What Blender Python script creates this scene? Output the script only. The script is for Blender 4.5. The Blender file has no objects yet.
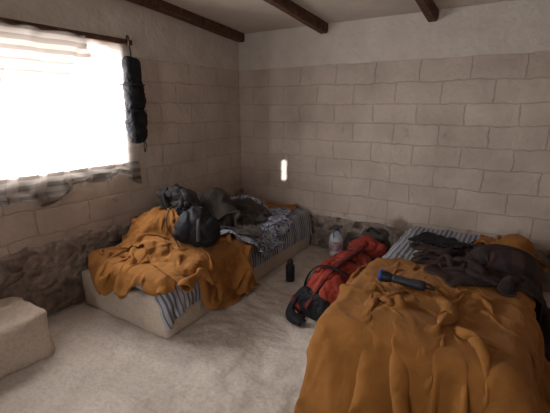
import bpy, bmesh, math, random
import numpy as np
from mathutils import Vector, Matrix, noise, Euler
random.seed(3); np.random.seed(3)
D = bpy.data
SC = bpy.context.scene
def link(o):
    SC.collection.objects.link(o); return o
# ---------------------------------------------------------------- materials
def newmat(name, rough=.9):
    m = D.materials.new(name); m.use_nodes = True
    nt = m.node_tree; b = nt.nodes['Principled BSDF']
    b.inputs['Roughness'].default_value = rough
    b.inputs['Specular IOR Level'].default_value = .2
    return m, nt, b
def N(nt, t, **kw):
    n = nt.nodes.new(t)
    for k, v in kw.items():
        if k in n.inputs: n.inputs[k].default_value = v
        else: setattr(n, k, v)
    return n
def noisecol(nt, coord, scale, c1, c2, p1=.35, p2=.65, detail=6):
    n = N(nt, 'ShaderNodeTexNoise'); n.inputs['Scale'].default_value = scale; n.inputs['Detail'].default_value = detail
    nt.links.new(coord, n.inputs['Vector'])
    r = N(nt, 'ShaderNodeValToRGB'); r.color_ramp.elements[0].position = p1; r.color_ramp.elements[1].position = p2
    r.color_ramp.elements[0].color = (*c1, 1); r.color_ramp.elements[1].color = (*c2, 1)
    nt.links.new(n.outputs['Fac'], r.inputs['Fac'])
    return n, r
def bump(nt, b, h, strength, dist=.01, prev=None):
    n = N(nt, 'ShaderNodeBump'); n.inputs['Strength'].default_value = strength; n.inputs['Distance'].default_value = dist
    nt.links.new(h, n.inputs['Height'])
    if prev: nt.links.new(prev.outputs[0], n.inputs['Normal'])
    nt.links.new(n.outputs[0], b.inputs['Normal']); return n
def simple(name, col, col2=None, rough=.85, scale=30, bs=.3, bd=.003, big=None):
    m, nt, b = newmat(name, rough)
    tc = N(nt, 'ShaderNodeTexCoord')
    col2 = col2 or tuple(c*.7 for c in col)
    n, r = noisecol(nt, tc.outputs['Object'], scale, col2, col)
    nt.links.new(r.outputs[0], b.inputs['Base Color'])
    bump(nt, b, n.outputs['Fac'], bs, bd)
    return m
def mixc(nt, f, a, bb, mode='MIX'):
    m = N(nt, 'ShaderNodeMix'); m.data_type = 'RGBA'; m.blend_type = mode
    for s, v in ((0, f), (6, a), (7, bb)):
        if isinstance(v, (int, float)): m.inputs[s].default_value = v
        elif isinstance(v, tuple): m.inputs[s].default_value = (*v, 1)
        else: nt.links.new(v, m.inputs[s])
    return m.outputs[2]
def mathn(nt, op, a, b=0., c=None, clamp=False):
    m = N(nt, 'ShaderNodeMath'); m.operation = op; m.use_clamp = clamp
    for i, v in enumerate((a, b) if c is None else (a, b, c)):
        if isinstance(v, (int, float)): m.inputs[i].default_value = v
        else: nt.links.new(v, m.inputs[i])
    return m.outputs[0]

def brickmat(name, axis):
    m, nt, b = newmat(name, .95)
    tc = N(nt, 'ShaderNodeTexCoord'); sp = N(nt, 'ShaderNodeSeparateXYZ')
    nt.links.new(tc.outputs['Object'], sp.inputs[0])
    cb = N(nt, 'ShaderNodeCombineXYZ')
    wn = N(nt, 'ShaderNodeTexNoise'); wn.inputs['Scale'].default_value = 1.6; wn.inputs['Detail'].default_value = 2
    nt.links.new(tc.outputs['Object'], wn.inputs['Vector'])
    wf = N(nt, 'ShaderNodeTexNoise'); wf.inputs['Scale'].default_value = 11; wf.inputs['Detail'].default_value = 3
    nt.links.new(tc.outputs['Object'], wf.inputs['Vector'])
    wob = mathn(nt, 'ADD', mathn(nt, 'MULTIPLY', mathn(nt, 'SUBTRACT', wn.outputs['Fac'], .5), .07),
                mathn(nt, 'MULTIPLY', mathn(nt, 'SUBTRACT', wf.outputs['Fac'], .5), .035))
    nt.links.new(mathn(nt, 'ADD', sp.outputs[axis], wob), cb.inputs[0])
    nt.links.new(mathn(nt, 'ADD', mathn(nt, 'ADD', sp.outputs[2], wob), -.05), cb.inputs[1])
    br = N(nt, 'ShaderNodeTexBrick')
    nt.links.new(cb.outputs[0], br.inputs['Vector'])
    br.inputs['Scale'].default_value = 1
    br.inputs['Brick Width'].default_value = .43; br.inputs['Row Height'].default_value = .2
    br.inputs['Mortar Size'].default_value = .009; br.inputs['Mortar Smooth'].default_value = 1.
    br.inputs['Color1'].default_value = (.535, .465, .415, 1); br.inputs['Color2'].default_value = (.575, .505, .455, 1)
    br.inputs['Mortar'].default_value = (.47, .395, .345, 1)
    br.offset = .5
    n, r = noisecol(nt, tc.outputs['Object'], 2.2, (.74, .70, .67), (1.05, 1.03, 1.0), .3, .7, 10)
    col = mixc(nt, 1., br.outputs['Color'], r.outputs[0], 'MULTIPLY')
    pm = mathn(nt, 'ADD', sp.outputs[2], mathn(nt, 'MULTIPLY', wob, .6))
    pl = mathn(nt, 'MULTIPLY', mathn(nt, 'SUBTRACT', pm, 2.04), 60, clamp=True)
    lo = mathn(nt, 'SUBTRACT', .62, sp.outputs[2], clamp=True)
    n3 = N(nt, 'ShaderNodeTexNoise'); n3.inputs['Scale'].default_value = 4; n3.inputs['Detail'].default_value = 9
    nt.links.new(tc.outputs['Object'], n3.inputs['Vector'])
    pf = mathn(nt, 'MULTIPLY', mathn(nt, 'SUBTRACT', mathn(nt, 'ADD', n3.outputs['Fac'], mathn(nt, 'MULTIPLY', lo, .7)), .67), 9, clamp=True)
    col = mixc(nt, pf, col, (.27, .205, .165))
    n2, r2 = noisecol(nt, tc.outputs['Object'], 5, (.53, .47, .42), (.61, .56, .51), .3, .7, 8)
    col = mixc(nt, pl, col, r2.outputs[0])
    nt.links.new(col, b.inputs['Base Color'])
    inv = mathn(nt, 'SUBTRACT', 1., br.outputs['Fac'])
    inv = mathn(nt, 'MAXIMUM', inv, pl)
    b1 = bump(nt, b, inv, .5, .011)
    n4 = N(nt, 'ShaderNodeTexNoise'); n4.inputs['Scale'].default_value = 14; n4.inputs['Detail'].default_value = 10
    nt.links.new(tc.outputs['Object'], n4.inputs['Vector'])
    bump(nt, b, n4.outputs['Fac'], .8, .024, b1)
    return m
M_brickL = brickmat('painted_block_left', 1)
M_brickB = brickmat('painted_block_back', 0)
M_ceil = simple('ceiling_board', (.58, .52, .46), (.49, .43, .38), .9, 3, .2)
M_beam = simple('beam_wood', (.13, .065, .04), (.06, .03, .02), .7, 20)
def saltmat(name, c1, c2, s=1.):
    m, nt, b = newmat(name, .95)
    tc = N(nt, 'ShaderNodeTexCoord')
    n, r = noisecol(nt, tc.outputs['Object'], 1.7, c1, c2, .3, .7, 12)
    n1, r1 = noisecol(nt, tc.outputs['Object'], 45, (.90, .89, .88), (1.04, 1.04, 1.04), .35, .6, 6)
    nt.links.new(mixc(nt, 1., r.outputs[0], r1.outputs[0], 'MULTIPLY'), b.inputs['Base Color'])
    n2 = N(nt, 'ShaderNodeTexNoise'); n2.inputs['Scale'].default_value = 9; n2.inputs['Detail'].default_value = 12
    nt.links.new(tc.outputs['Object'], n2.inputs['Vector'])
    b1 = bump(nt, b, n2.outputs['Fac'], .7*s, .04)
    bump(nt, b, n1.outputs['Fac'], .4*s, .007, b1)
    return m
M_floor = saltmat('salt_floor', (.51, .445, .395), (.62, .555, .50))
M_salt = saltmat('salt_block', (.48, .40, .33), (.58, .495, .415), .8)
def fabric(name, c1, c2, weave=220, rough=.95, big=6, wr=.0, sheen=.1):
    m, nt, b = newmat(name, rough)
    tc = N(nt, 'ShaderNodeTexCoord')
    n, r = noisecol(nt, tc.outputs['Object'], big, c1, c2, .3, .7, 8)
    nt.links.new(r.outputs[0], b.inputs['Base Color'])
    b.inputs['Sheen Weight'].default_value = sheen
    w = N(nt, 'ShaderNodeTexNoise'); w.inputs['Scale'].default_value = weave; w.inputs['Detail'].default_value = 2
    nt.links.new(tc.outputs['Object'], w.inputs['Vector'])
    b1 = bump(nt, b, w.outputs['Fac'], .3, .002)
    if wr:
        w2 = N(nt, 'ShaderNodeTexNoise'); w2.inputs['Scale'].default_value = 9; w2.inputs['Detail'].default_value = 4; w2.inputs['Distortion'].default_value = 1.2
        nt.links.new(tc.outputs['Object'], w2.inputs['Vector'])
        h = mathn(nt, 'ABSOLUTE', mathn(nt, 'SUBTRACT', w2.outputs['Fac'], .5))
        bump(nt, b, h, wr, .03, b1)
    return m
M_must = fabric('mustard_cloth', (.24, .10, .024), (.33, .142, .036), wr=.35, sheen=.05)
M_black = fabric('black_fabric', (.008, .008, .011), (.02, .02, .025), rough=.7, wr=.5, sheen=0)
M_dgrey = fabric('dark_grey_fabric', (.035, .033, .035), (.07, .066, .066), wr=.4, sheen=0)
M_jack = fabric('taupe_fleece', (.045, .038, .035), (.09, .075, .066), sheen=0, wr=.5)
M_red = fabric('red_nylon', (.17, .02, .014), (.30, .04, .022), rough=.6, wr=.5, sheen=0)
M_maroon = fabric('maroon_nylon', (.07, .012, .012), (.12, .02, .018), rough=.6, wr=.5, sheen=0)
M_olive = fabric('brown_bag', (.09, .06, .04), (.15, .105, .07))
M_plast = simple('black_plastic', (.02, .02, .022), (.012, .012, .014), .35, 50, .05)
M_blue = simple('blue_plastic', (.03, .06, .22), (.02, .045, .17), .3, 20, .05)
M_grey = simple('grey_plastic', (.04, .04, .045), (.025, .025, .03), .4, 20, .05)
def stripes(name, base, dark, freq, uvaxis=0, th=.55, extra=None, thin=False):
    m, nt, b = newmat(name, .92)
    uv = N(nt, 'ShaderNodeUVMap'); sp = N(nt, 'ShaderNodeSeparateXYZ'); nt.links.new(uv.outputs[0], sp.inputs[0])
    tc = N(nt, 'ShaderNodeTexCoord')
    nn = N(nt, 'ShaderNodeTexNoise'); nn.inputs['Scale'].default_value = 5
    nt.links.new(uv.outputs[0], nn.inputs['Vector'])
    x = mathn(nt, 'ADD', sp.outputs[uvaxis], mathn(nt, 'MULTIPLY', nn.outputs['Fac'], .015))
    s1 = mathn(nt, 'SINE', mathn(nt, 'MULTIPLY', x, freq*6.283))
    s2 = mathn(nt, 'SINE', mathn(nt, 'MULTIPLY', x, freq*6.283/5.))
    f = mathn(nt, 'MULTIPLY', mathn(nt, 'ADD', s1, mathn(nt, 'SUBTRACT', mathn(nt, 'MULTIPLY', s2, .5), th-.5)), 3, clamp=True)
    c = mixc(nt, f, base, dark)
    if extra:
        s3 = mathn(nt, 'SINE', mathn(nt, 'MULTIPLY', sp.outputs[1-uvaxis], freq*6.283*.8))
        f3 = mathn(nt, 'MULTIPLY', mathn(nt, 'SUBTRACT', s3, .2), 3, clamp=True)
        c = mixc(nt, mathn(nt, 'MULTIPLY', f3, .6), c, extra)
    nt.links.new(c, b.inputs['Base Color'])
    w = N(nt, 'ShaderNodeTexNoise'); w.inputs['Scale'].default_value = 200
    nt.links.new(tc.outputs['Object'], w.inputs['Vector']); bump(nt, b, w.outputs['Fac'], .3, .002)
    return m, nt, b, c
M_sheet = stripes('striped_sheet', (.38, .38, .41), (.11, .12, .155), 24, 1, .6)[0]
M_sheetR = stripes('striped_sheet_fine', (.36, .36, .39), (.12, .13, .165), 24, 0, .6)[0]
M_plaid = stripes('brown_plaid_wool', (.036, .026, .025), (.062, .034, .029), 6, 0, .6, (.022, .017, .018))[0]
def floral():
    m, nt, b = newmat('blue_floral_print', .92)
    uv = N(nt, 'ShaderNodeUVMap')
    n = N(nt, 'ShaderNodeTexNoise'); n.inputs['Scale'].default_value = 14; n.inputs['Detail'].default_value = 2; n.inputs['Distortion'].default_value = 2.5
    nt.links.new(uv.outputs[0], n.inputs['Vector'])
    r = N(nt, 'ShaderNodeValToRGB'); e = r.color_ramp.elements
    e[0].position = .42; e[0].color = (.05, .07, .15, 1); e[1].position = .52; e[1].color = (.42, .43, .47, 1)
    x = r.color_ramp.elements.new(.60); x.color = (.36, .37, .42, 1)
    x = r.color_ramp.elements.new(.66); x.color = (.07, .11, .22, 1)
    nt.links.new(n.outputs['Fac'], r.inputs[0]); nt.links.new(r.outputs[0], b.inputs['Base Color'])
    return m
M_scarf = floral()
def curtmat(name, c1, c2, freq, transp):
    m, nt, b, c = stripes(name, c1, c2, freq, 1, .7)
    out = nt.nodes['Material Output']
    tr = N(nt, 'ShaderNodeBsdfTranslucent'); nt.links.new(c, tr.inputs[0])
    mx = N(nt, 'ShaderNodeMixShader'); mx.inputs[0].default_value = .5
    nt.links.new(b.outputs[0], mx.inputs[1]); nt.links.new(tr.outputs[0], mx.inputs[2])
    tp = N(nt, 'ShaderNodeBsdfTransparent')
    m2 = N(nt, 'ShaderNodeMixShader'); m2.inputs[0].default_value = transp
    nt.links.new(mx.outputs[0], m2.inputs[1]); nt.links.new(tp.outputs[0], m2.inputs[2])
    nt.links.new(m2.outputs[0], out.inputs[0])
    return m
M_curt = curtmat('sheer_curtain', (.60, .56, .52), (.50, .44, .40), 8, .42)
M_curt2 = curtmat('striped_curtain_cloth', (.27, .24, .215), (.15, .125, .11), 14, .04)
def ticking():
    m, nt, b = newmat('paisley_ticking')
    tc = N(nt, 'ShaderNodeTexCoord'); v = N(nt, 'ShaderNodeTexVoronoi'); v.inputs['Scale'].default_value = 22
    nt.links.new(tc.outputs['Object'], v.inputs['Vector'])
    r = N(nt, 'ShaderNodeValToRGB'); e = r.color_ramp.elements
    e[0].position = .15; e[0].color = (.30, .22, .22, 1); e[1].position = .5; e[1].color = (.07, .03, .045, 1)
    x = r.color_ramp.elements.new(.3); x.color = (.13, .05, .07, 1)
    nt.links.new(v.outputs['Distance'], r.inputs[0]); nt.links.new(r.outputs[0], b.inputs['Base Color'])
    return m
M_tick = ticking()
def rubmat():
    m, nt, b = newmat('rubble_stone')
    a = N(nt, 'ShaderNodeVertexColor'); a.layer_name = 'Col'
    tc = N(nt, 'ShaderNodeTexCoord')
    n, r = noisecol(nt, tc.outputs['Object'], 25, (.65, .63, .61), (1.1, 1.08, 1.06), .3, .7, 8)
    nt.links.new(mixc(nt, 1., a.outputs[0], r.outputs[0], 'MULTIPLY'), b.inputs['Base Color'])
    bump(nt, b, n.outputs['Fac'], .8, .015)
    return m
M_rub = rubmat()
# ---------------------------------------------------------------- mesh helpers
def mesh_obj(name, verts, faces, mat=None, smooth=False, parent=None):
    me = D.meshes.new(name); me.from_pydata([tuple(v) for v in verts], [], faces); me.update()
    if smooth: me.polygons.foreach_set('use_smooth', [True]*len(me.polygons))
    o = link(D.objects.new(name, me))
    if mat: me.materials.append(mat)
    if parent: o.parent = parent
    return o
def empty(name, loc=(0, 0, 0)):
    e = D.objects.new(name, None); e.location = loc; e.empty_display_size = .1
    return link(e)
def boxes(name, bl, mat, bevel=0, parent=None):
    V, F = [], []
    for (x0, y0, z0, x1, y1, z1, *t) in bl:
        k = len(V); top = t[0] if t else (lambda x, y: z1)
        for x, y in ((x0, y0), (x1, y0), (x1, y1), (x0, y1)): V.append((x, y, z0))
        for x, y in ((x0, y0), (x1, y0), (x1, y1), (x0, y1)): V.append((x, y, top(x, y)))
        F += [tuple(k+i for i in f) for f in ((3, 2, 1, 0), (4, 5, 6, 7), (0, 1, 5, 4), (1, 2, 6, 5), (2, 3, 7, 6), (3, 0, 4, 7))]
    o = mesh_obj(name, V, F, mat, parent=parent)
    if bevel:
        m = o.modifiers.new('b', 'BEVEL'); m.width = bevel; m.segments = 3
    return o
def ceilz(x, y): return 2.46-.078*y
def wall(name, axis, a0, a1, s0, s1, hole, mat):
    hs0, hs1, hz0, hz1 = hole
    L = [(s0, hs0, 0, None), (hs1, s1, 0, None), (hs0, hs1, hz1, None)]
    if hz0 > 0: L.append((hs0, hs1, 0, hz0))
    bl = []
    for (p, q, z0, z1) in L:
        c = (a0, p, z0, a1, q) if axis == 'x' else (p, a0, z0, q, a1)
        bl.append((*c, 3, ceilz) if z1 is None else (*c, z1))
    return boxes(name, bl, mat)
wl = wall('wall_left', 'x', -.22, 0, -5.6, 0, (-3.05, -1.74, 1.12, 2.08), M_brickL)
wr = wall('wall_right', 'x', 4.2, 4.42, -5.6, 0, (-2.95, -2.3, 1.4, 2.0), M_brickL)
# added unseen opening in the right wall; its boards' gap shapes the spot beam
w2 = empty('slit_mask')
boxes('slit_mask_boards', [(4.2, -2.97, 1.38, 4.202, -2.5075, 2.02), (4.2, -2.4925, 1.38, 4.202, -2.28, 2.02), (4.2, -2.5075, 1.38, 4.202, -2.4925, 1.64), (4.2, -2.5075, 1.76, 4.202, -2.4925, 2.02)], M_beam, 0, w2)
boxes('wall_back', [(-.22, 0, 0, 4.42, .2, 3, ceilz)], M_brickB)
wall('wall_front', 'y', -5.82, -5.6, -.22, 4.42, (1.3, 2.3, 0, 2.05), M_brickB)
V = [(-.22, .2, ceilz(0, .2)), (4.42, .2, ceilz(0, .2)), (4.42, -5.82, ceilz(0, -5.82)), (-.22, -5.82, ceilz(0, -5.82))]
mesh_obj('ceiling', V+[(x, y, z+.06) for x, y, z in V], [(0, 1, 2, 3), (7, 6, 5, 4), (0, 4, 5, 1), (1, 5, 6, 2), (2, 6, 7, 3), (3, 7, 4, 0)], M_ceil)
for i, x in enumerate((.055, 1.13, 2.22, 3.3)):
    n = 24; VV = []; FF = []
    for k in range(n+1):
        y = -.005-5.585*k/n; w = .043+.004*math.sin(k*1.3+i); dx = .006*math.sin(k*.7+i*2)
        zt = ceilz(0, y)-.001
        for sx, zz in ((-1, 0), (1, 0), (1, -.07), (.75, -.09), (-.75, -.09), (-1, -.07)):
            VV.append((x+dx+sx*w, y, zt+zz*(1+.06*math.sin(k*.9+i))))
        if k:
            a = (k-1)*6; FF += [(a+j, a+(j+1) % 6, a+6+(j+1) % 6, a+6+j) for j in range(6)]
    FF += [tuple(range(5, -1, -1)), tuple(n*6+j for j in range(6))]
    mesh_obj('ceiling_beam' if i == 0 else 'ceiling_beam.%03d' % i, VV, FF, M_beam)
# floor
nx, ny = 150, 200
V = []
for j in range(ny+1):
    for i in range(nx+1):
        x = -.22+4.64*i/nx; y = -5.82+6.02*j/ny
        h = .018*noise.noise((x*2.2, y*2.2, 1))+.018*noise.noise((x*6, y*6, 4))+.012*noise.noise((x*14, y*14, 2))
        V.append((x, y, h-.01))
F = [(j*(nx+1)+i, j*(nx+1)+i+1, (j+1)*(nx+1)+i+1, (j+1)*(nx+1)+i) for j in range(ny) for i in range(nx)]
mesh_obj('floor', V, F, M_floor, True)
# rubble bases
def rubble(name, axis, s0, s1, top, depth, dark=1.):
    ns = int((s1-s0)/.013); nz = int(top/.013)
    V = []; C = []
    for j in range(nz+1):
        for i in range(ns+1):
            s = s0+(s1-s0)*i/ns; tz = top+.05*noise.noise((s*2.5, 3, 0))+.02*noise.noise((s*11, 3, 0))
            z = tz*j/nz
            p = Vector((s*7.0, z*9.5, 5+axis*9)); p += Vector((noise.noise(p*.8), noise.noise(p*.8+Vector((5, 5, 5))), 0))*.7
            d, pts = noise.voronoi(p)
            e = min(1, (d[1]-d[0])*2.4)
            rn = (math.sin(pts[0][0]*12.9+pts[0][1]*78.2)*43758.5) % 1
            dd = depth*(.10+.90*(e**.5)*(.3+.7*rn))+.010*noise.noise((s*22, z*22, 1))
            if j == nz: dd = .0
            elif j == nz-1: dd *= .6
            V.append((dd, s, z) if axis == 0 else (s, -dd, z))
            st = Vector((.37, .295, .26)).lerp(Vector((.12, .092, .083)), rn)
            mo = Vector((.36, .30, .26))
            c = mo.lerp(st, min(1, e*1.8)*min(1, .7+abs(noise.noise((s*3, z*3, 9)))*1.2))*dark
            C.append((*c, 1))
    F = [(j*(ns+1)+i, j*(ns+1)+i+1, (j+1)*(ns+1)+i+1, (j+1)*(ns+1)+i) for j in range(nz) for i in range(ns)]
    o = mesh_obj(name, V, F, M_rub, True)
    a = o.data.color_attributes.new('Col', 'FLOAT_COLOR', 'POINT')
    for k, c in enumerate(C): a.data[k].color = c
rubble('baseboard_left', 0, -4.2, -.0, .58, .058)
rubble('baseboard_back', 1, .0, 4.2, .37, .06, .8)
# ---------------------------------------------------------------- soft lumps
_ico = None
def ico():
    global _ico
    if _ico is None:
        bm = bmesh.new(); bmesh.ops.create_icosphere(bm, subdivisions=6, radius=1)
        bm.verts.ensure_lookup_table()
        _ico = ([v.co.copy() for v in bm.verts], [tuple(v.index for v in f.verts) for f in bm.faces]); bm.free()
    return _ico
def lump(name, c, size, mat, e=3.5, amp=.02, freq=5, rot=(0, 0, 0), seed=0, ridge=.5, parent=None, taper=0, flat=None):
    vs, fs = ico(); R = Euler([math.radians(a) for a in rot]).to_matrix(); out = []
    for n in vs:
        k = (abs(n.x)**e+abs(n.y)**e+abs(n.z)**e)**(1/e)
        p = Vector((n.x/k*size[0]/2, n.y/k*size[1]/2, n.z/k*size[2]/2))
        if taper: t = 1-taper*(p.z/size[2]+.5); p.x *= t; p.y *= t
        q = p*freq+Vector((seed*7.1, seed*3.3, seed))
        wv = Vector((noise.noise(q*.8), noise.noise(q*.8+Vector((9, 0, 0))), noise.noise(q*.8+Vector((0, 9, 0)))))*.9
        d = noise.noise(q)*amp-ridge*amp*(1-min(1, 4*abs(noise.noise((q+wv)*1.3))))*.9+amp*.2*noise.noise(q*4)
        p = p+n*d
        w = R @ p+Vector(c)
        if flat is not None and w.z < flat: w.z = flat+.002
        out.append(w)
    return mesh_obj(name, out, fs, mat, True, parent)
def cr(pts, n=10):
    P = [Vector(p) for p in pts]; P = [P[0]*2-P[1]]+P+[P[-1]*2-P[-2]]; out = []
    for i in range(1, len(P)-2):
        for k in range(n):
            t = k/n; a, b, c, d = P[i-1:i+3]
            out.append(.5*((2*b)+(c-a)*t+(2*a-5*b+4*c-d)*t*t+(3*b-a-3*c+d)*t**3))
    out.append(P[-2]); return out
def strap(name, pts, w, th, mat, up=(0, 0, 1), parent=None):
    S = cr(pts); V = []; F = []; up = Vector(up)
    for i, p in enumerate(S):
        t = (S[min(i+1, len(S)-1)]-S[max(i-1, 0)]).normalized()
        s = t.cross(up); s = s.normalized() if s.length > 1e-3 else Vector((1, 0, 0)); u = s.cross(t)
        for a, b in ((-1, -1), (1, -1), (1, 1), (-1, 1)): V.append(p+s*a*w/2+u*b*th/2)
        if i: k = (i-1)*4; F += [(k+j, k+(j+1) % 4, k+4+(j+1) % 4, k+4+j) for j in range(4)]
    k = len(V)-4; F += [(3, 2, 1, 0), (k, k+1, k+2, k+3)]
    return mesh_obj(name, V, F, mat, True, parent)
def tube(name, pts, r, mat, parent=None, sm=True):
    S = cr(pts) if sm else [Vector(p) for p in pts]; V = []; F = []; m = 10
    for i, p in enumerate(S):
        t = (S[min(i+1, len(S)-1)]-S[max(i-1, 0)]).normalized()
        s = t.cross(Vector((.13, .2, .97))).normalized(); u = s.cross(t)
        for j in range(m):
            a = j*math.tau/m; V.append(p+(s*math.cos(a)+u*math.sin(a))*r)
        if i: k = (i-1)*m; F += [(k+j, k+(j+1) % m, k+m+(j+1) % m, k+m+j) for j in range(m)]
    k = len(V)-m; F += [tuple(range(m-1, -1, -1)), tuple(k+j for j in range(m))]
    return mesh_obj(name, V, F, mat, True, parent)
def lathe(name, prof, mat, base, axis=(0, 0, 1), parent=None, m=32):
    q = Vector((0, 0, 1)).rotation_difference(Vector(axis).normalized()).to_matrix(); V = []; F = []
    for i, (r, z) in enumerate(prof):
        for j in range(m):
            a = j*math.tau/m
            V.append(q @ Vector((r*math.cos(a), r*math.sin(a), z))+Vector(base))
        if i: k = (i-1)*m; F += [(k+j, k+(j+1) % m, k+m+(j+1) % m, k+m+j) for j in range(m)]
    k = len(V)-m; F += [tuple(range(m-1, -1, -1)), tuple(k+j for j in range(m))]
    return mesh_obj(name, V, F, mat, True, parent)
# ---------------------------------------------------------------- cloth solver
HX, HY, HC = 240, 200, .02      # height map of everything already lying on the beds
HM = np.full((HX, HY), -1.)
def hm_idx(P):
    ix = np.clip(((P[:, 0]+.3)/HC).astype(int), 0, HX-1); iy = np.clip(((P[:, 1]+3.6)/HC).astype(int), 0, HY-1); return ix, iy
def hm_add(P):
    Q = P.reshape(-1, 3)
    m = Q[:, 2] > .36
    ix, iy = hm_idx(Q[m]); np.maximum.at(HM, (ix, iy), Q[m, 2])
def hm_blur():
    H = HM.copy()
    for dx in (-1, 0, 1):
        for dy in (-1, 0, 1): H = np.maximum(H, np.roll(np.roll(HM, dx, 0), dy, 1)-.002)
    return H
def collide(P, prev, cols, t, mu):
    def resp(mask, n, dist):
        if not mask.any(): return
        push = (t-dist[mask])[:, None]*n[mask]
        q = P[mask]+push
        d = q-prev[mask]; dn = (d*n[mask]).sum(1, keepdims=True)*n[mask]
        P[mask] = q-(d-dn)*mu
    for c in cols:
        if c[0] == 'box':
            lo, hi, r = np.array(c[1]), np.array(c[2]), c[3]
            cc = (lo+hi)/2; h = (hi-lo)/2
            d = P-cc; q = np.abs(d)-h+r; qm = np.maximum(q, 0); L = np.linalg.norm(qm, axis=1)
            mx = q.max(1); dist = L+np.minimum(mx, 0)-r
            mask = dist < t
            sg = np.where(d < 0, -1., 1.)
            n1 = qm/np.maximum(L, 1e-9)[:, None]*sg
            n2 = np.zeros_like(P); n2[np.arange(len(P)), q.argmax(1)] = 1; n2 *= sg
            resp(mask, np.where((L > 1e-7)[:, None], n1, n2), dist)
        elif c[0] == 'ell':
            cc, r = np.array(c[1]), np.array(c[2]); d = P-cc
            k0 = np.linalg.norm(d/r, axis=1)+1e-9; g = d/(r*r); k1 = np.linalg.norm(g, axis=1)+1e-9
            resp(k0*(k0-1)/k1 < t, g/k1[:, None], k0*(k0-1)/k1)
        elif c[0] == 'hm':
            ix, iy = hm_idx(P); h = c[1][ix, iy]
            dist = np.where((h > 0) & (P[:, 2] > .30), P[:, 2]-h, 1.)
            resp(dist < t, np.repeat(np.array([[0., 0., 1.]]), len(P), 0), dist)
        else:
            n = np.array(c[1], float); dist = P@n-c[2]
            resp(dist < t, np.repeat(n[None], len(P), 0), dist)
def cloth(name, org, ang, su, sv, nu, nv, cu, cv, cols, mat, steps=110, iters=9, amp=.03, freq=4, seed=0,
          ruffle=None, thick=.007, bend=.12, mu=.8, zf=None, t=.008, sub=1, uvs=1., lu=.16, lv=.2, warp=1., kc=.5, crease=.006, cf=7, hm=True, addhm=True, seam=0):
    a = math.radians(ang); e = np.array((math.cos(a), math.sin(a), 0)); f = np.array((math.sin(a), -math.cos(a), 0))
    P = np.zeros((nu, nv, 3)); du = su/(nu-1); dv = sv/(nv-1)
    if hm: cols = list(cols)+[('hm', hm_blur())]
    kamp = lambda c, l: l/(2*math.pi)*math.sqrt(max(0, 2*(1/c**2-1)))
    for i in range(nu):
        for j in range(nv):
            u = (i/(nu-1)-.5)*su; v = (j/(nv-1)-.5)*sv; vv = j/(nv-1)
            p = np.array(org, float)+e*u*cu+f*v*cv
            c_u = cu
            if ruffle: c_u = cu/(1+ruffle[1]*min(1, max(0, (vv-ruffle[0])/.12)))
            w1 = warp*noise.noise((u*3+seed*9, v*2.2, seed))*1.5; w2 = warp*noise.noise((u*2.2, v*3+seed*9, seed+4))*1.5
            m1 = .55+.9*abs(noise.noise((u*2.5, v*2.5, seed+8)))*1.6; m2 = .55+.9*abs(noise.noise((u*2.5, v*2.5, seed+18)))*1.6
            z = kamp(c_u, lu)*cu*m1*math.sin(2*math.pi*(u/lu+w1))+kamp(cv, lv)*m2*math.sin(2*math.pi*(v/lv+w2))
            z += amp*noise.noise((u*freq+seed*9, v*freq*.8, seed))
            p[2] += z
            if zf: p[2] += zf(p[0], p[1])
            P[i, j] = p
    P[..., 2] -= min(0, P[..., 2].min()-org[2]+.04)
    ru = np.full((1, nv), du)
    if ruffle:
        for j in range(nv):
            v = j/(nv-1); ru[0, j] = du*(1+ruffle[1]*min(1, max(0, (v-ruffle[0])/.12)))
    def solve(A, B, rest, k):
        n = min(A.shape[0], B.shape[0]); m = min(A.shape[1], B.shape[1]); A = A[:n, :m]; B = B[:n, :m]
        if isinstance(rest, np.ndarray): rest = rest[:, :m]
        d = B-A; L = np.sqrt((d*d).sum(2))+1e-9; r = L-rest
        c = (.5*k*np.where(r < 0, kc, 1.)*r/L)[..., None]*d
        A += c; B -= c
    prev = P.copy(); g = -9.8/3600
    for s in range(steps):
        vel = (P-prev)*.955
        sp = np.sqrt((vel**2).sum(2, keepdims=True)); vel *= np.minimum(1, .02/(sp+1e-9))
        prev = P.copy(); P = P+vel; P[..., 2] += g
        for it in range(iters):
            for o in (0, 1): solve(P[o:-1:2], P[o+1::2], ru, 1.)
            for o in (0, 1): solve(P[:, o:-1:2], P[:, o+1::2], dv, 1.)
            if it % 2 == 0:
                for o in (0, 1):
                    m_ = ru.shape[1]-1
                    dg = np.sqrt(ru[:, :m_]**2+dv*dv)
                    solve(P[o:-1:2, :-1], P[o+1::2, 1:], dg, .3)
                    solve(P[o:-1:2, 1:], P[o+1::2, :-1], dg, .3)
                for st in (2, 4) if bend > .15 else (2,):
                    for o in range(2*st):
                        solve(P[o:-st:2*st], P[o+st::2*st], ru*st, bend)
                        solve(P[:, o:-st:2*st], P[:, o+st::2*st], dv*st, bend)
            if it % 3 == 2 or it == iters-1:
                Q = P.reshape(-1, 3); collide(Q, prev.reshape(-1, 3), cols, t, mu if it == iters-1 else 0); P = Q.reshape(nu, nv, 3)
    gu = np.gradient(P, axis=0); gv = np.gradient(P, axis=1); nn = np.cross(gu, gv); nn /= np.linalg.norm(nn, axis=2, keepdims=True)+1e-9
    if nn[..., 2].mean() < 0: nn = -nn
    if crease:
        for i in range(nu):
            for j in range(nv):
                u = i*du; v = j*dv
                q = Vector((u*cf+seed, v*cf*.6, seed*1.7)); q += Vector((noise.noise(q*.6), noise.noise(q*.6+Vector((7, 7, 7))), 0))*1.6
                r = 1-min(1, 3.2*abs(noise.noise(q))); r2 = 1-min(1, 3.2*abs(noise.noise(q*1.9+Vector((3, 1, 8)))))
                P[i, j] += nn[i, j]*crease*(r*r*1.3+r2*r2*.7)
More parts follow.
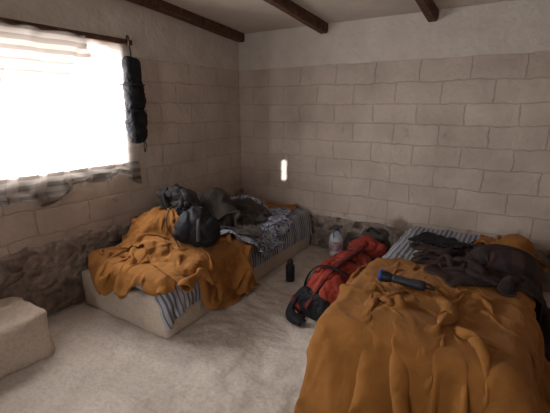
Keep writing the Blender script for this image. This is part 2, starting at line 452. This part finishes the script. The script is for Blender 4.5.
    if seam:
        j = int(ruffle[0]*(nv-1)); P[:, j] += nn[:, j]*seam; P[:, j+1] += nn[:, j+1]*seam*.7; P[:, j+2] -= nn[:, j+2]*seam*.3
    if addhm: hm_add(P)
    F = [(i*nv+j, i*nv+j+1, (i+1)*nv+j+1, (i+1)*nv+j) for i in range(nu-1) for j in range(nv-1)]
    o = mesh_obj(name, P.reshape(-1, 3), F, mat, True)
    uvl = o.data.uv_layers.new(name='UVMap')
    for poly in o.data.polygons:
        for li in poly.loop_indices:
            vi = o.data.loops[li].vertex_index; i, j = divmod(vi, nv); uvl.data[li].uv = (i*du*uvs, j*dv*uvs)
    md = o.modifiers.new('s', 'SOLIDIFY'); md.thickness = thick; md.offset = 0
    if sub: md = o.modifiers.new('u', 'SUBSURF'); md.levels = sub; md.render_levels = sub
    return o
def join(a, *bs):
    bm = bmesh.new(); bm.from_mesh(a.data)
    for b in bs:
        bm.from_mesh(b.data); D.objects.remove(b)
    bm.to_mesh(a.data); bm.free()
FL = ('pl', (0, 0, 1), 0.)
WL = ('pl', (1, 0, 0), .06)
WB = ('pl', (0, -1, 0), .065)
# ---------------------------------------------------------------- left bed
def chunky(name, lo, hi, mat, amp=.008, parent=None, r=.03, step=.03):
    lo = Vector(lo); hi = Vector(hi); bm = bmesh.new(); bmesh.ops.create_cube(bm, size=1)
    c = (lo+hi)/2; h = (hi-lo)
    for v in bm.verts: v.co = Vector((v.co.x*h.x, v.co.y*h.y, v.co.z*h.z))+c
    for ax in range(3):
        n = max(2, int(h[ax]/step))
        for k in range(1, n):
            pn = Vector((0, 0, 0)); pn[ax] = 1; pc = lo.copy(); pc[ax] = lo[ax]+h[ax]*k/n
            bmesh.ops.bisect_plane(bm, geom=bm.verts[:]+bm.edges[:]+bm.faces[:], plane_co=pc, plane_no=pn)
    for v in bm.verts:
        d = v.co-c; q = Vector([max(0, abs(d[i])-h[i]/2+r) for i in range(3)])
        if q.length > r:
            s = q*(r/q.length)
            for i in range(3):
                if q[i] > 0: v.co[i] = c[i]+math.copysign(h[i]/2-r+s[i], d[i])
        nn = Vector([noise.noise(v.co*4+Vector((i*9, 0, 0)))*.7+noise.noise(v.co*13+Vector((i*9, 0, 0)))*.5 for i in range(3)])*amp
        if v.co.z < lo.z+.02: nn.z = 0
        v.co += nn
    me = D.meshes.new(name); bm.to_mesh(me); bm.free(); me.polygons.foreach_set('use_smooth', [True]*len(me.polygons))
    me.materials.append(mat); o = link(D.objects.new(name, me))
    if parent: o.parent = parent
    return o
chunky('salt_bed_platform', (.06, -2.34, -.02), (1.07, -.065, .29), M_salt, .012)
chunky('mattress', (.08, -2.31, .29), (1.04, -.07, .425), M_tick, .006, r=.05, step=.04)
chunky('salt_bed_platform.001', (2.17, -2.2, -.02), (3.2, -.065, .29), M_salt, .012)
chunky('mattress.001', (2.19, -2.18, .29), (3.18, -.07, .425), M_tick, .006, r=.05, step=.04)
chunky('salt_bench', (.065, -4.1, -.02), (.55, -2.84, .33), M_salt, .035, r=.05)
BL = ('box', (.0, -2.34, -.1), (1.07, 0, .29), .02); ML = ('box', (.0, -2.31, .2), (1.045, 0, .43), .05)
BR = ('box', (2.17, -2.2, -.1), (3.2, 0, .29), .02); MR = ('box', (2.19, -2.18, .2), (3.18, 0, .43), .07)
cloth('striped_bed_sheet', (.76, -1.22, .45), 0, 1.0, 2.45, 50, 110, .96, .95, [FL, WL, WB, BL, ML], M_sheet, 60, 8, .02, 6, 1, thick=.003, crease=.008, hm=False)
cloth('striped_bed_sheet.001', (2.66, -.95, .45), 0, 1.12, 1.8, 50, 80, .95, .94, [FL, WB, BR, MR], M_sheetR, 60, 8, .02, 6, 2, thick=.003, crease=.011, hm=False)
# main blanket on left bed : wider colliders keep it clear of the sheet's overhang
BLw = ('box', (.0, -2.36, -.1), (1.09, 0, .31), .02); MLw = ('box', (.0, -2.34, .2), (1.075, 0, .445), .06)
ba = cloth('mustard_blanket', (.56, -1.93, .68), 14, 1.5, 1.5, 104, 104, .46, .62,
      [FL, WL, BLw, MLw, ('ell', (.34, -1.68, .46), (.26, .30, .24)), ('ell', (.62, -2.05, .43), (.16, .2, .09))],
      M_must, 75, 9, .05, 4.2, 11, thick=.010, lu=.24, lv=.36, zf=lambda x, y: .24*math.exp(-((x-.3)**2/.08+(y+1.6)**2/.1)), mu=.95, kc=.8, bend=.35)
bb_ = cloth('tmpB', (.88, -1.74, .66), -8, 1.20, 1.45, 84, 104, .84, .50,
      [FL, BLw, MLw, ('ell', (.75, -1.8, .44), (.25, .25, .07))],
      M_must, 90, 9, .04, 4.2, 14, thick=.010, lu=.4, lv=.2, mu=.9, kc=.8, bend=.35)
join(ba, bb_)
cloth('mustard_blanket.002', (.48, -.52, .64), 10, 1.1, .95, 58, 52, .6, .62, [FL, WL, WB, BL, ML, ('ell', (.4, -.5, .47), (.2, .17, .13))], M_must, 80, 8, .04, 5, 7, lu=.2, lv=.26, bend=.3, kc=.8, thick=.009)
lump('pillow', (.4, -.5, .485), (.32, .27, .14), M_dgrey, 2.1, .006, 5, seed=9)
cloth('patterned_scarf', (.82, -.90, .52), -60, 1.35, .95, 70, 50, .72, .62, [FL, WL, WB, BL, ('box', (.0, -2.31, .2), (1.065, 0, .44), .04)], M_scarf, 60, 8, .03, 7, 13, thick=.003, lu=.14, lv=.17, bend=.2, kc=.7)
# day pack (dark grey) on left bed
dp = empty('daypack')
lump('body', (.34, -1.44, .66), (.36, .27, .40), M_dgrey, 3, .03, 6, (12, -8, 30), 1, parent=dp, flat=.445)
lump('top_pocket', (.32, -1.50, .82), (.28, .22, .12), M_dgrey, 2.6, .02, 8, (10, 0, 30), 2, parent=dp)
lump('front_pocket', (.42, -1.55, .67), (.2, .1, .22), M_jack, 3, .015, 8, (0, 0, 30), 3, parent=dp, flat=.45)
strap('shoulder_strap', [(.28, -1.54, .87), (.34, -1.64, .81), (.42, -1.66, .69), (.44, -1.61, .53)], .045, .012, M_black, (0, -1, .2), dp)
strap('haul_loop', [(.31, -1.46, .87), (.34, -1.47, .91), (.39, -1.46, .87)], .02, .006, M_black, (0, -1, 0), dp)
lump('rolled_bedding', (.44, -1.05, .565), (.28, .26, .38), M_jack, 2.0, .008, 6, seed=4, flat=.45)
cloth('fleece_jacket', (.48, -1.08, .94), 25, 1.35, 1.1, 80, 66, .52, .56, [FL, WL, WB, BL, ML, ('ell', (.44, -1.05, .57), (.17, .16, .22)), ('ell', (.62, -1.14, .50), (.15, .13, .17))],
      M_jack, 75, 8, .06, 5, 4, thick=.014, lu=.22, lv=.28, bend=.4, kc=.85, addhm=False, crease=.014)
# black stuff sack
ss = empty('stuff_sack')
lump('sack', (.84, -1.74, .64), (.38, .34, .32), M_black, 2.5, .035, 5, (10, 15, 20), 5, parent=ss)
lump('gathered_neck', (.72, -1.76, .79), (.12, .12, .10), M_black, 2.2, .03, 16, (0, -30, 0), 6, parent=ss)
tube('drawcord', [(.70, -1.78, .82), (.66, -1.86, .80), (.70, -1.94, .69), (.78, -1.95, .61), (.86, -1.97, .54)], .005, M_plast, ss)
strap('side_strap', [(.78, -1.62, .78), (.88, -1.74, .795), (.97, -1.86, .71), (1.0, -1.90, .59)], .03, .006, M_dgrey, (0, 0, 1), ss)
# ---------------------------------------------------------------- right bed
BRw = ('box', (2.15, -2.22, -.1), (3.22, 0, .31), .02); MRw = ('box', (2.155, -2.21, .2), (3.20, 0, .445), .09)
cloth('mustard_blanket.001', (2.82, -1.80, .60), 22, 1.60, 1.85, 150, 130, .80, .86,
      [FL, BRw, MRw, ('ell', (2.72, -1.45, .43), (.35, .25, .06)), ('ell', (2.6, -2.0, .40), (.35, .2, .08))],
      M_must, 100, 9, .03, 4.5, 21, ruffle=(.34, 1.0), thick=.009, mu=.95, lu=.15, lv=.35, kc=.9, bend=.3, seam=.02)
cloth('plaid_blanket', (3.06, -.84, .70), 25, 1.9, 1.35, 100, 74, .50, .50, [FL, BRw, MR, ('ell', (3.04, -.82, .45), (.24, .18, .14))], M_plaid, 80, 8, .05, 4.5, 25, thick=.014, lu=.26, lv=.30, bend=.4, kc=.8)
cloth('mustard_blanket.003', (3.12, -.29, .60), 15, .70, .55, 44, 36, .5, .55, [FL, WB, BRw, MR, ('ell', (3.12, -.24, .44), (.12, .12, .09))], M_must, 70, 8, .03, 5, 31, lu=.18, lv=.2, bend=.3, kc=.8, thick=.009)
lump('pillow.001', (3.12, -.24, .475), (.18, .18, .09), M_dgrey, 2.1, .004, 5, seed=19)
cloth('black_camisole', (2.56, -.5, .49), -20, .55, .36, 44, 30, .68, .7, [FL, BR, MR], M_black, 50, 8, .02, 9, 27, thick=.005, lu=.12, lv=.14, bend=.2)
def topz(x, y): 
    i = int((x+.3)/HC); j = int((y+3.6)/HC); return HM[i-2:i+3, j-2:j+3].max()
fl = empty('flashlight')
zz = max(topz(2.37+k*.05, -1.67) for k in range(7))
a = Vector((2.37, -1.66, zz+.036)); dv_ = Vector((.95, -.06, -.01)).normalized()
lathe('head', [(.026, 0), (.036, .004), (.038, .025), (.036, .045), (.028, .07), (.024, .085)], M_plast, a, dv_, fl)
lathe('lens_ring', [(.028, -.008), (.038, -.008), (.041, .002), (.041, .014), (.038, .018)], M_blue, a, dv_, fl)
lathe('barrel', [(.026, .08), (.029, .095), (.026, .105), (.029, .12), (.026, .13), (.029, .15), (.026, .16), (.030, .20), (.032, .22), (.032, .27), (.024, .28)], M_grey, a, dv_, fl)
strap('wrist_strap', [a+dv_*.25, a+dv_*.32+Vector((0, .03, -.02)), a+dv_*.28+Vector((0, .09, -.02)), a+dv_*.18+Vector((0, .08, -.015)), a+dv_*.14+Vector((0, .03, 0))], .022, .004, M_plast, (0, 0, 1), fl)
# ---------------------------------------------------------------- red backpack
rb = empty('hiking_backpack')
lump('main_body', (1.94, -1.20, .21), (.36, .74, .38), M_red, 3.2, .045, 5, (10, 8, -14), 11, parent=rb, flat=.012)
lump('lid', (2.02, -.84, .37), (.32, .26, .18), M_red, 2.8, .035, 7, (25, 8, -14), 12, parent=rb, flat=.02)
lump('side_pocket', (1.76, -1.18, .14), (.15, .38, .24), M_maroon, 2.8, .025, 8, (0, 10, -14), 13, parent=rb, flat=.012)
lump('base', (1.83, -1.51, .13), (.30, .18, .24), M_black, 3, .02, 7, (0, 0, -14), 14, parent=rb, flat=.012)
lump('loose_flap', (1.71, -1.40, .06), (.20, .30, .10), M_red, 2.6, .02, 9, (0, 12, -25), 15, parent=rb, flat=.008)
for k, (y, w) in enumerate(((-1.0, .04), (-1.2, .03), (-1.4, .03))):
    x = 1.93+(y+1.22)*.25
    strap('compression_strap_%d' % (k+1), [(x-.205, y-.0, .06), (x-.19, y, .24), (x-.10, y, .375), (x+.05, y, .40), (x+.17, y, .36)], w, .008, M_black, (-.5, 0, .8), rb)
strap('shoulder_strap_1', [(1.90, -.94, .38), (1.84, -1.08, .385), (1.77, -1.26, .34), (1.72, -1.40, .22), (1.72, -1.50, .10)], .065, .018, M_black, (-.6, 0, .8), rb)
strap('shoulder_strap_2', [(2.00, -.95, .44), (1.98, -1.12, .43), (1.93, -1.34, .40), (1.86, -1.50, .28), (1.80, -1.62, .12)], .065, .018, M_maroon, (-.4, -.2, .8), rb)
strap('hip_belt', [(1.72, -1.32, .20), (1.66, -1.44, .14), (1.64, -1.56, .05), (1.70, -1.64, .025), (1.80, -1.66, .03)], .085, .02, M_black, (-.6, -.3, .6), rb)
lump('buckle', (1.80, -1.66, .035), (.06, .045, .02), M_plast, 4, .001, 5, parent=rb)
lump('front_shell_pocket', (1.87, -1.20, .35), (.2, .42, .10), M_red, 3, .03, 7, (8, -20, -14), 16, parent=rb)
bb = empty('toiletry_bag')
lump('pouch', (2.0, -.52, .22), (.28, .26, .42), M_olive, 2.8, .03, 7, (0, 0, 10), 17, parent=bb, flat=.012)
lump('top_flap', (1.99, -.56, .44), (.26, .20, .09), M_jack, 2.5, .02, 8, (10, 0, 10), 18, parent=bb)
strap('handle', [(1.92, -.6, .47), (1.97, -.62, .52), (2.05, -.62, .47)], .02, .006, M_black, (0, -1, 0), bb)
def jugmat():
    m, nt, b = newmat('jug_plastic', .25); b.inputs['Base Color'].default_value = (.62, .66, .70, 1)
    b.inputs['Transmission Weight'].default_value = .3; return m
wj = empty('water_jug')
lathe('bottle', [(.06, 0), (.075, .008), (.078, .04), (.074, .05), (.078, .06), (.078, .12), (.074, .13), (.078, .14), (.078, .20), (.07, .235), (.04, .265), (.022, .28), (.022, .30)], jugmat(), (1.45, -.2, 0), parent=wj)
lathe('label', [(.0785, .07), (.0795, .071), (.0795, .18), (.0785, .181)], simple('label_paper', (.30, .12, .16), (.45, .40, .42), .6, 18, .0), (1.45, -.2, 0), parent=wj)
lathe('cap', [(.02, .295), (.026, .296), (.026, .32), (.022, .325)], M_blue, (1.45, -.2, 0), parent=wj)
tube('handle', [(1.45, -.23, .285), (1.45, -.28, .30), (1.45, -.275, .25), (1.45, -.265, .22)], .006, M_blue, wj)
db = empty('drinking_bottle')
lathe('body', [(.040, 0), (.044, .005), (.044, .14), (.040, .16), (.026, .175)], M_plast, (1.34, -1.04, .002), parent=db)
lathe('cap', [(.026, .172), (.030, .174), (.030, .20), (.02, .21)], M_grey, (1.34, -1.04, .002), parent=db)
tube('carry_loop', [(1.34, -1.065, .18), (1.34, -1.08, .205), (1.34, -1.04, .225), (1.34, -1.0, .205), (1.34, -1.015, .18)], .004, M_plast, db)
# ---------------------------------------------------------------- window
w1 = empty('window_1')
fr = []
for (y0, y1, z0, z1) in ((-3.05, -3.0, 1.12, 2.08), (-1.79, -1.74, 1.12, 2.08), (-3.05, -1.74, 1.12, 1.17), (-3.05, -1.74, 2.03, 2.08), (-2.41, -2.38, 1.17, 2.03)):
    fr.append((-.16, y0, z0, -.11, y1, z1))
boxes('frame', fr, M_beam, .004, w1)
def sheet(name, y0, y1, zt, zb, x0, mat, parent, nf, dep, hem, seed):
    nu, nv = 120, 60; V = []; F = []; uv = []
    for j in range(nv+1):
        v = j/nv
        for i in range(nu+1):
            u = i/nu; y = y0+(y1-y0)*u; hb = zb(u); z = zt-(zt-hb)*v
            x = x0+dep*(.3+.7*v)*(1+math.sin(u*nf*6.28+2*noise.noise((u*4, v*1.5, seed))*2.))*.5+.03*noise.noise((u*5, v*4, seed+3))*v
            y += .02*v*math.sin(u*nf*6.28+1)
            V.append((max(.012, x), y, z)); uv.append((u*(y1-y0), v*(zt-hb)))
            if i and j:
                a = j*(nu+1)+i; F.append((a-nu-2, a-nu-1, a, a-1))
    o = mesh_obj(name, V, F, mat, True, parent)
    ul = o.data.uv_layers.new(name='UVMap')
    for l in o.data.loops: ul.data[l.index].uv = uv[l.vertex_index]
    return o
cu = empty('window_curtain')
sheet('sheer_panel', -3.25, -1.64, 2.13, lambda u: .97+.05*math.sin(u*9+1)+.03*math.sin(u*23), .03, M_curt, cu, 9, .05, 0, 1)
sheet('striped_valance', -3.25, -2.05, 2.15, lambda u: 1.58+.36*u+.05*math.sin(u*14), .06, M_curt2, cu, 5, .05, 0, 4)
sheet('striped_hem', -3.25, -1.66, 1.13, lambda u: .97+.06*math.sin(u*9+1)+.03*math.sin(u*23), .05, M_curt2, cu, 8, .07, 0, 7)
boxes('curtain_rail', [(.012, -3.4, 2.13, .06, -1.60, 2.175)], M_beam, .008, cu)
tube('rail_hook', [(.03, -1.64, 2.16), (.07, -1.66, 2.2), (.10, -1.67, 2.16), (.09, -1.67, 2.11)], .008, M_beam, cu)
hb = empty('hanging_gear_pouch')
for k, (z, h, w, d) in enumerate(((1.90, .26, .17, .10), (1.70, .30, .20, .13), (1.45, .32, .20, .13))):
    lump('pouch_%d' % (k+1), (.11, -1.67, z), (d, w, h), M_black, 3, .018, 9, (0, 0, 5), 30+k, parent=hb)
tube('hanging_cord', [(.06, -1.67, 2.16), (.10, -1.67, 2.10), (.11, -1.67, 2.0)], .007, M_plast, hb)
for k, z in enumerate((1.80, 1.58)):
    strap('cinch_strap_%d' % (k+1), [(.04, -1.575, z), (.13, -1.58, z), (.178, -1.67, z), (.13, -1.76, z), (.04, -1.765, z)], .03, .006, M_dgrey, (0, 0, 1), hb)
tube('loose_cord', [(.10, -1.60, 1.34), (.06, -1.57, 1.24), (.03, -1.54, 1.20), (.03, -1.52, 1.26), (.05, -1.55, 1.30)], .005, M_jack, hb)
# unseen door added in front wall for fill light: frame and leaf opened inward
d1 = empty('fill_door')
boxes('door_frame', [(1.3, -5.78, 0, 1.35, -5.62, 2.05), (2.25, -5.78, 0, 2.3, -5.62, 2.05), (1.3, -5.78, 2.0, 2.3, -5.62, 2.05)], M_beam, 0, d1)
boxes('door_leaf', [(1.26, -5.60, .02, 1.30, -4.70, 1.98)], M_beam, .005, d1)
# ---------------------------------------------------------------- lights
def area(name, loc, rot, sx, sy, p, col):
    l = D.lights.new(name, 'AREA'); l.shape = 'RECTANGLE'; l.size = sx; l.size_y = sy; l.energy = p; l.color = col
    o = link(D.objects.new(name, l)); o.location = loc; o.rotation_euler = [math.radians(a) for a in rot]; return o
area('window_daylight', (-.30, -2.4, 1.62), (0, -90, 0), 1.0, 1.4, 150, (1, .99, .98))
area('door_fill_light', (1.8, -5.84, 1.05), (90, 0, 0), .95, 2.0, 27, (1, .94, .88))  # added fill from behind the camera, set in the door opening
l = D.lights.new('sun_shaft', 'SPOT'); l.energy = 30000; l.spot_size = math.radians(3.6); l.shadow_soft_size = .02; l.spot_blend = .1
o = link(D.objects.new('sun_shaft', l)); tgt = Vector((.65, 0, .87)); o.location = tgt+Vector((3.55, -2.5, .83))*2
o.rotation_euler = (tgt-o.location).to_track_quat('-Z', 'Y').to_euler()
w = D.worlds.new('World'); SC.world = w; w.use_nodes = True
w.node_tree.nodes['Background'].inputs[0].default_value = (.9, .95, 1, 1); w.node_tree.nodes['Background'].inputs[1].default_value = 2.5
# ---------------------------------------------------------------- camera
c = D.cameras.new('camera'); c.lens = 25; c.sensor_width = 36; c.clip_start = .05
co = link(D.objects.new('camera', c)); co.location = (3.0, -3.98, 1.6)
co.rotation_euler = (math.radians(75.6), 0, math.radians(31.9)); SC.camera = co
SC.view_settings.view_transform = 'Standard'
